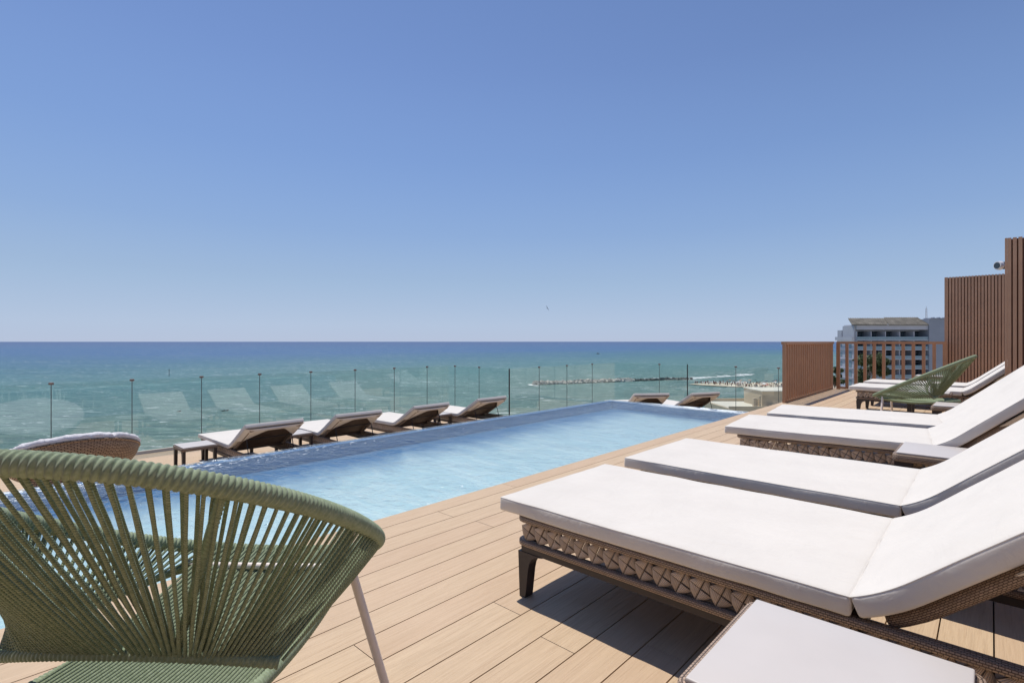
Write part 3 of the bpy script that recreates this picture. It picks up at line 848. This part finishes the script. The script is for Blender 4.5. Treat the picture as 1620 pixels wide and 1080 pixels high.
# ------------------------------------------------------------------ slatted balustrade and tall screens
def balustrade(p0, p1, label, pitch=.163, end_post=True, w_=.058, dp=.05):
    p0, p1 = Vector(p0), Vector(p1); d = p1 - p0; L = d.length; root = empty('slatted_balustrade', (p0.x, p0.y, 0), math.atan2(d.y, d.x))
    tag(root, label, 'balustrade', 'brown slatted balustrade on the upper deck')
    m = MB(); m.box(-.03, L + .035, -.045, .045, 1.045, 1.098); m.build('handrail', M['fence'], root)
    m = MB(); m.box(.001, L, -.03, .03, .012, .055); m.build('bottom_rail', M['fence'], root)
    n = int(L / pitch)
    for i in range(n + 1):
        x = i * L / n; ww = w_ if 0 < i < n else w_ * 1.25
        m = MB(); m.box(x - ww / 2, x + ww / 2, -dp / 2, dp / 2, .056 if 0 < i < n else .0, 1.044)
        m.build('slat' if 0 < i < n else 'end_post', M['fence'], root)
balustrade((-2.72, 10.12), (-2.72, 13.86), 'balustrade of upright brown slats running away from the pool corner', .155)
balustrade((-2.60, 13.93), (-.70, 13.93), 'balustrade of upright brown slats facing the viewer, in front of the distant building', .163)
def screen(x0, x1, y, h, label, th=.07, back=0.0):
    root = empty('privacy_screen', (x0, y, 0)); tag(root, label, 'screen', 'tall brown slatted privacy screens')
    L = x1 - x0; m = MB(); m.box(.004, L, .012, th, .01, h - .012); m.build('backing_panel', M['slat_gap'], root)
    m = MB(); n = int(L / .05)
    for i in range(n): m.box(i * .05, i * .05 + .036, -.014, .0118, 0, h)
    m.build('slat_cladding', M['slat'], root)
    m = MB(); m.box(-.022, -.001, -.016, th + .002, 0, h + .001); m.build('end_trim', M['slat'], root)
screen(-.695, 3.2, 14.12, 2.44, 'far tall screen of narrow brown slats at the end of the balustrade')
screen(.150, 3.2, 9.05, 2.405, 'near tall screen of narrow brown slats cut off by the right side of the picture')
# round spot lamp on the rear of the near screen
lz = 1.1 + 120 / 817 * 6.95; tip = cw(ul_(1577.5, 6.95), 6.95, 0)
ro = empty('spot_lamp', (tip.x, tip.y, lz)); tag(ro, 'black round spot lamp with pale lens above the far screen, beside the near screen', 'lamp')
m = MB(); m.tube([RT * .045, RT * .30], .050, 20); m.build('housing', M['black'], ro)
m = MB(); m.tube([RT * 0, RT * .030, RT * .044], [.056, .060, .060], 20); m.build('lens_ring', M['clear'], ro)
m = MB(); m.tube([RT * .005 - RT * .012, RT * .005 - RT * .002], .042, 20); m.build('lens', M['dark_glass'], ro)
m = MB(); m.tube([RT * .29, RT * .36, RT * .36 + Vector((0, 0, -lz))], .016, 8); m.build('bracket', M['black'], ro)

# ------------------------------------------------------------------ distant things on land
def wbox(o, l0, l1, d0, d1, z0, z1):
    o.box(l0, l1, d0, d1, z0, z1)
VM = Matrix.Rotation(YAW, 4, 'Z')         # l/d frame -> world
def vz(v, d): return 1.1 - (v - 540) / 817 * d
def ul(u, d): return (u - 810) / 817 * d
D0 = 160.0
def px(u): return ul(u, D0)
bd = empty('apartment_building', (0, 0, 0), YAW); tag(bd, 'distant white apartment building with stacked glazed balconies behind the balustrade', 'building')
l1, lr, ltw = px(1354.5), px(1467.5), px(1534)
def Z(v): return vz(v, D0)
o = MB()
o.box(l1 - .6, l1, D0 + .3, D0 + 8.5, SEA, Z(538)); o.box(l1 - .5, l1 - .001, D0 + .32, D0 + 5.8, Z(538) + .001, Z(515))
o.box(l1 - .5, l1 - .001, D0 + 6.3, D0 + 8.4, Z(538) + .001, Z(521.5))
o.box(l1 + .001, lr, D0 + 3.2, D0 + 8.6, SEA, Z(521.5)); o.box(l1 + .001, lr, D0 - .2, D0 + 5.8, Z(521.4), Z(513.5))
o.build('wall', M['render'], bd)
o = MB(); o.box(lr + .001, ltw + 25, D0 - .6, D0 + 16, SEA, Z(504.5)); o.box(lr + .3, ltw + 25, D0 - .8, D0 + 2, Z(504.4), Z(503))
tw = o.build('tower', M['gray_clad'], bd)
fl = 15.0 * D0 / 817 * 1.0
zf = Z(537.5)
bays = 5; bw = (lr - l1) / bays
flr = 0
while zf > SEA + 2 and flr < 9:
    o = MB(); o.box(l1 + .002, lr - .002, D0 - .35, D0 + 3.19, zf - .26, zf); o.build('balcony_slab', M['render'], bd)
    o = MB(); o.box(l1 + .004, lr - .004, D0 - .30, D0 - .24, zf + .001, zf + 1.0); o.build('balcony_rail', M['balcony_glass'], bd)
    for k in range(bays):
        a = l1 + k * bw
        wd = MB(); wd.box(a + .22, a + bw - .03, D0 + 3.05, D0 + 3.17, zf + .05, zf + 2.62); wn_ = wd.build('window', M['dark_glass'], bd)
        fr = MB(); 
        for t_ in (.0, .45, .97): fr.box(a + .35 + t_ * (bw - .55), a + .43 + t_ * (bw - .55), D0 + 2.97, D0 + 3.04, zf + .05, zf + 2.35)
        fr.box(a + .35, a + bw - .12, D0 + 2.96, D0 + 2.969, zf + 1.75, zf + 1.83); fr.build('window_frame', M['render'], wn_)
        dv = MB(); dv.box(a + .002, a + .20, D0 - .2, D0 + 3.18, zf + .002, zf + fl - .27); dv.build('divider', M['render'], bd)
    if flr > 0:
        o = MB(); zc = zf + 1.2
        o.box(l1 - .66, l1 - .601, D0 + 5.9, D0 + 6.9, zc - .5, zc + .7); o.box(l1 - .66, l1 - .601, D0 + 1.2, D0 + 4.4, zc - .9, zc + 1.1); o.build('window', M['balcony_glass'], bd)
        o = MB(); o.box(l1 - .9, l1 - .602, D0 + .2, D0 + 8.6, zf - .15, zf - .02); o.build('ledge', M['render'], bd)
    zf -= fl; flr += 1
o = MB(); o.box(l1 - 1.2, l1 - 1.14, D0 + .2, D0 + 8.6, Z(538), Z(532.5)); o.build('balcony_rail', M['render'], bd)
for (a, c, e, t_) in ((1346, 1402, 1414, 502.2), (1404, 1466.5, 1466.5, 501)):
    o = MB(); P0 = [Vector((px(a), D0 - .6, Z(513.2))), Vector((px(c), D0 - .6, Z(513.2))), Vector((px(e), D0 + 4, Z(t_))), Vector((px(a + 9), D0 + 4, Z(t_)))]
    o.poly(P0); o.poly([p - Vector((0, 0, .25)) for p in reversed(P0)]); o.poly([P0[0] - Vector((0, 0, .25)), P0[1] - Vector((0, 0, .25)), P0[1], P0[0]])
    n = 16
    for k in range(n):
        f = k / (n - 1); A_ = P0[0].lerp(P0[1], f); B_ = P0[3].lerp(P0[2], f)
        o.tube([A_ + Vector((0, 0, .06)), B_ + Vector((0, 0, .06))], .07, 4)
    o.build('roof_canopy', M['shade'], bd)
o = MB(); ax_, az_ = px(1469.6), Z(503)
for s_ in (-.25, .25): o.tube([(ax_ + s_, D0 + 1, az_), (ax_ + s_ * .6, D0 + 1, Z(487))], .05, 4)
for k in range(7): o.tube([(ax_ - .25, D0 + 1, az_ + k * .45), (ax_ + .25, D0 + 1, az_ + k * .45 + .3)], .035, 4)
o.tube([(ax_, D0 + 1, Z(487)), (ax_, D0 + 1, Z(484))], .04, 4); o.build('antenna', M['clip'], bd)
o = MB()
for k in range(5): o.box(px(1480 + k * 9), px(1483 + k * 9), D0 + 1, D0 + 1.8, Z(504.6), Z(501.5))
o.build('roof_unit', M['render'], bd)

nb = empty('neighbour_building', (0, 0, 0), YAW); tag(nb, 'low beige neighbouring building with pale flat roof between pool end and balustrade', 'building')
d_ = 108.0; zr = -12.0
o = MB(); o.box(ul(1130, d_), ul(1300, d_), 100.5, 113.5, SEA, zr); o.build('wall', M['beige'], nb)
o = MB(); o.box(ul(1133, d_), ul(1298, d_), 101.2, 113, zr + .004, zr + .06); o.build('roof', M['pale_roof'], nb)
o = MB(); o.box(ul(1130, d_), ul(1300, d_), 113.0, 113.4, zr + .07, zr + .65); o.box(ul(1130, d_), ul(1300, d_), 100.6, 100.9, zr + .07, zr + .45); o.build('parapet', M['beige'], nb)
o = MB(); o.box(ul(1205.5, 103), ul(1290, 103), 103, 111, zr + .07, -8.9); hb_ = o.build('roof_house', M['beige'], nb)
o = MB(); o.box(ul(1204.5, 103), ul(1292, 103), 102.7, 111.3, -8.899, -8.72); o.build('roof_edge', M['pale_roof'], nb)
for k, (u0, u1, v1) in enumerate(((1192.5, 1197, 629.5), (1197.6, 1199, 630.5), (1201.5, 1204, 626))):
    o = MB(); o.box(ul(u0, 102), ul(u1, 102), 102, 102.6, zr + .065, vz(v1, 102)); o.build('chimney', M['beige'], nb)

def tree(name, l, d, zbase, ztop, rad, n, label, cat='tree', seed=1, leafs=.30):
    rnd = random.Random(seed); p = cw(l, d, zbase); ro = empty(name, p); tag(ro, label, cat)
    hgt = ztop - zbase; m = MB(); path = [(math.sin(k) * .15, math.cos(k * 1.3) * .15, hgt * .85 * k / 8) for k in range(9)]
    m.tube(path, [.32 * (1 - .8 * k / 8) for k in range(9)], 8)
    cl = []
    for k in range(18):
        a = rnd.uniform(0, 6.28); e = rnd.uniform(-.5, 1); rr = rad * rnd.uniform(.35, .85)
        c = Vector((math.cos(a) * rr, math.sin(a) * rr, hgt - rad * 1.25 + e * rad)); cl.append((c, rad * rnd.uniform(.22, .42)))
        s0 = Vector((0, 0, hgt * rnd.uniform(.45, .8))); m.tube([s0, s0.lerp(c, .5) + Vector((0, 0, .2)), c], [.09, .06, .02], 5)
    m.build('trunk', M['bark'], ro)
    m = MB()
    for c, r_ in cl:
        for q in range(n // 18):
            v = Vector((rnd.gauss(0, 1), rnd.gauss(0, 1), rnd.gauss(0, .8))).normalized() * r_ * rnd.random() ** .4 + c
            a = Vector((rnd.uniform(-1, 1), rnd.uniform(-1, 1), rnd.uniform(-1, 1))).normalized(); e = a.orthogonal().normalized()
            s_ = leafs * rnd.uniform(.5, 1.1)
            m.poly([v - a * s_, v + e * s_ * .5, v + a * s_, v - e * s_ * .5])
    m.build('crown', M['leaf'], ro)
tree('tree', ul(1375, 140), 140, SEA, vz(560, 140), 4.4, 5200, 'dark leafy tree in front of the distant apartment building, seen between slats', seed=3, leafs=.42)
tree('tree', ul(1320.5, 150), 150, SEA, vz(581, 150), 2.7, 3600, 'bushy green tree in the gap at the corner of the balustrade', seed=8, leafs=.36)

# breakwater
def rocks(name, pts, n, rs, m_, label, seed, h=.9, wid=2.0):
    rnd = random.Random(seed); o = MB()
    for k in range(n):
        f = k / n * (len(pts) - 1); i = int(f); a, c = pts[i], pts[i + 1]; g = f - i
        l = a[0] + (c[0] - a[0]) * g; d = a[1] + (c[1] - a[1]) * g
        off = rnd.uniform(-1, 1); r_ = rs * rnd.uniform(.5, 1.2)
        ctr = cw(l + rnd.uniform(-.6, .6), d + off * wid, SEA + h * (1 - abs(off)) * rnd.uniform(.5, 1) + .1)
        mt = Matrix.Translation(ctr) @ Matrix.Rotation(rnd.uniform(0, 6), 4, Vector((rnd.random(), rnd.random(), rnd.random() + .1)).normalized())
        q = [Vector((x * r_ * rnd.uniform(.7, 1.1), y * r_ * rnd.uniform(.6, 1), z * r_ * rnd.uniform(.5, .9))) for x in (-1, 1) for y in (-1, 1) for z in (-1, 1)]
        q = [mt @ p for p in q]
        for fc in ((0, 1, 3, 2), (4, 6, 7, 5), (0, 4, 5, 1), (2, 3, 7, 6), (0, 2, 6, 4), (1, 5, 7, 3)): o.poly([q[t_] for t_ in fc])
    return tag(o.build(name, m_), label, 'breakwater', kind='stuff')
def sp(u, v): d = 26.1 * 817 / (v - 540); return (ul(u, d), d)
rocks('breakwater', [sp(845, 608.5), sp(880, 607.2), sp(930, 605.5), sp(975, 603.6), sp(1000, 602.6)], 620, .95, M['rock'], 'pale rubble breakwater lying across the sea beyond the glass', 2, 1.6, 2.4)
rocks('breakwater', [sp(996, 602.8), sp(1030, 601.5), sp(1060, 600.5), sp(1092, 600)], 120, .95, M['rock_dark'], 'low dark wet rocks awash, carrying on from the pale breakwater', 5, .5, 2.0)
# surf beyond the spit
rnd = random.Random(12); o = MB()
def foam(u0, v0, u1, v1, n, wmax):
    for k in range(n):
        f = rnd.random(); u = u0 + (u1 - u0) * f; v = v0 + (v1 - v0) * f + rnd.gauss(0, .7); l, d = sp(u, v)
        a = rnd.uniform(.5, 3.2) * wmax; b_ = rnd.uniform(.3, 1.3)
        P = []
        for q in range(9):
            t_ = 2 * math.pi * q / 9; e = rnd.uniform(.55, 1.1); P.append(cw(l + a * math.cos(t_) * e, d + b_ * math.sin(t_) * e * 1.6, SEA + .06 + k * .0006))
        o.poly(P)
foam(1008, 600.5, 1100, 598.5, 60, 1.0); foam(1098, 598, 1190, 592, 90, 1.1); foam(1165, 593, 1190, 592, 24, 1.2); foam(1110, 604.4, 1200, 605.5, 60, 1.0); foam(1195, 606.3, 1240, 607.3, 30, .8)
foam(838, 609, 850, 608.6, 12, .8)
tag(o.build('surf', M['foam']), 'broken white surf along the rocks and the sand spit', 'surf', kind='stuff')

# crowd and sunshades on the sand
crowd_cols = [((.45, .27, .18), 'skin'), ((.05, .06, .10), 'navy'), ((.55, .10, .10), 'red'), ((.75, .73, .70), 'white'), ((.05, .10, .08), 'green')]
o = MB(); rnd = random.Random(31)
t = NT('crowd_cloth'); g_ = t.n('ShaderNodeNewGeometry').outputs['Random Per Island']
cr = t.n('ShaderNodeValToRGB', Fac=g_); cr.color_ramp.interpolation = 'CONSTANT'; el = cr.color_ramp.elements
el[0].color = (.36, .21, .14, 1); el[1].position = .35; el[1].color = (.04, .05, .08, 1)
for p_, c_ in ((.55, (.45, .09, .08, 1)), (.65, (.62, .60, .58, 1)), (.8, (.05, .12, .13, 1)), (.9, (.20, .13, .10, 1))):
    e_ = el.new(p_); e_.color = c_
M['crowd'] = t.done(t.bsdf(cr.outputs[0], .8))
def person(l, d, s_=1.0):
    z = SEA + .35
    p = cw(l, d, z); h = 1.7 * s_
    o.tube([p, p + Vector((0, 0, h * .48))], [.10, .17], 5); o.tube([p + Vector((0, 0, h * .48)), p + Vector((0, 0, h * .82))], [.19, .24], 6)
    o.tube([p + Vector((0, 0, h * .85)), p + Vector((0, 0, h))], .12, 6)
for k in range(230):
    u = 1095 + 165 * rnd.random() ** .8; f = (u - 1095) / 145
    v = 606.2 + rnd.random() * (1.5 + 14 * min(1.0, f) ** 1.6); l, d = sp(u, v)
    person(l, d, rnd.uniform(.6, 1.1))
    if rnd.random() < .22 and u > 1150:
        p = cw(l + 1.2, d, SEA + 2.3); n0 = len(o.v)
        o.tube([p, p + Vector((0, 0, .45))], [1.15, .05], 8)
tag(o.build('beach_crowd', M['crowd']), 'crowd of bathers and sunshades scattered over the sand spit', 'crowd', kind='stuff')

# small things on the sea and in the sky
d = 26.1 * 817 / 19.6; ro = empty('boat', cw(ul(946, d), d, SEA)); ro.rotation_euler = (0, 0, YAW); tag(ro, 'tiny dark motor boat far out near the horizon', 'boat')
m = MB(); rows = []
for k in range(9):
    x = -3.2 + 6.4 * k / 8; w_ = 1.0 * (1 - max(0, (x - .5) / 2.8) ** 2) + .02; sh = .9 + .35 * max(0, x / 3.2)
    rows.append([Vector((x, -w_, sh)), Vector((x, -w_ * .6, 0)), Vector((x, 0, -.15)), Vector((x, w_ * .6, 0)), Vector((x, w_, sh))])
m.quadgrid(rows); m.quadgrid([[r_[0], r_[4]] for r_ in rows]); m.build('hull', M['black'], ro)
m = MB(); m.rbox(1.0, .7, .6, .15, 2, 2, lambda p: p + Vector((-.4, 0, 1.5))); m.build('cabin', M['dark_metal'], ro)
d = 26.1 * 817 / 55.; ro = empty('marker_pole', cw(ul(267.5, d), d, SEA)); tag(ro, 'thin dark marker pole rising from the sea above the glass at left', 'marker')
m = MB(); m.tube([(0, 0, -1), (0, 0, 4.6)], .16, 6); m.build('pole', M['dark_metal'], ro)
m = MB(); m.tube([(0, 0, 4.6), (0, 0, 5.3)], [.36, .1], 8); m.build('topmark', M['dark_metal'], ro)
for (u, v, lb) in ((354, 650, 'pair of dark swimmers in the water seen through the glass above the first lounger'), (284, 651, 'lone dark swimmer seen through the glass at left')):
    d = 26.1 * 817 / (v - 540); q = 2 if u == 354 else 1
    for k in range(q):
        lb2 = lb if q == 1 else ('swimmer in dark clothes lying low in the water, left of a close pair' if k == 0 else 'swimmer in dark clothes in the water, right of a close pair')
        ro = empty('person', cw(ul(u, d) + k * .9 - .3, d + k * .8, SEA)); ro.rotation_euler = (0, 0, YAW + .4); tag(ro, lb2, 'person')
        m = MB(); m.tube([(-.75, 0, .02), (-.35, 0, .06), (0, 0, .14), (.3, 0, .20), (.42, 0, .24), (.5, 0, .30), (.62, 0, .36), (.72, 0, .34)], [.05, .10, .16, .2, .12, .09, .12, .04], 8)
        m.tube([(.3, .15, .18), (.5, .42, .12), (.75, .5, .05)], [.06, .05, .03], 6); m.tube([(.3, -.15, .18), (.45, -.42, .15), (.7, -.55, .05)], [.06, .05, .03], 6)
        m.build('body', M['dark_metal'], ro)
d = 150; ro = empty('bird', cw(ul(865.6, d), d, vz(487.5, d))); ro.rotation_euler = (R(20), R(60), YAW); ro.scale = (1.5, 1.5, 1.5); tag(ro, 'tiny dark bird banking in the open sky', 'bird')
m = MB(); m.tube([(0, -.25, 0), (0, -.1, 0), (0, .1, 0), (0, .22, .02), (0, .3, .02)], [.01, .06, .08, .05, .01], 8)
for s_ in (-1, 1):
    m.poly([(0, .1, .03), (s_ * .28, .14, .14), (s_ * .62, -.02, .05), (s_ * .3, -.02, .12), (0, -.08, .02)])
    m.poly([(0, .1, .015), (0, -.08, .005), (s_ * .3, -.02, .105), (s_ * .62, -.02, .04), (s_ * .28, .14, .125)])
m.build('body', M['dark_metal'], ro)
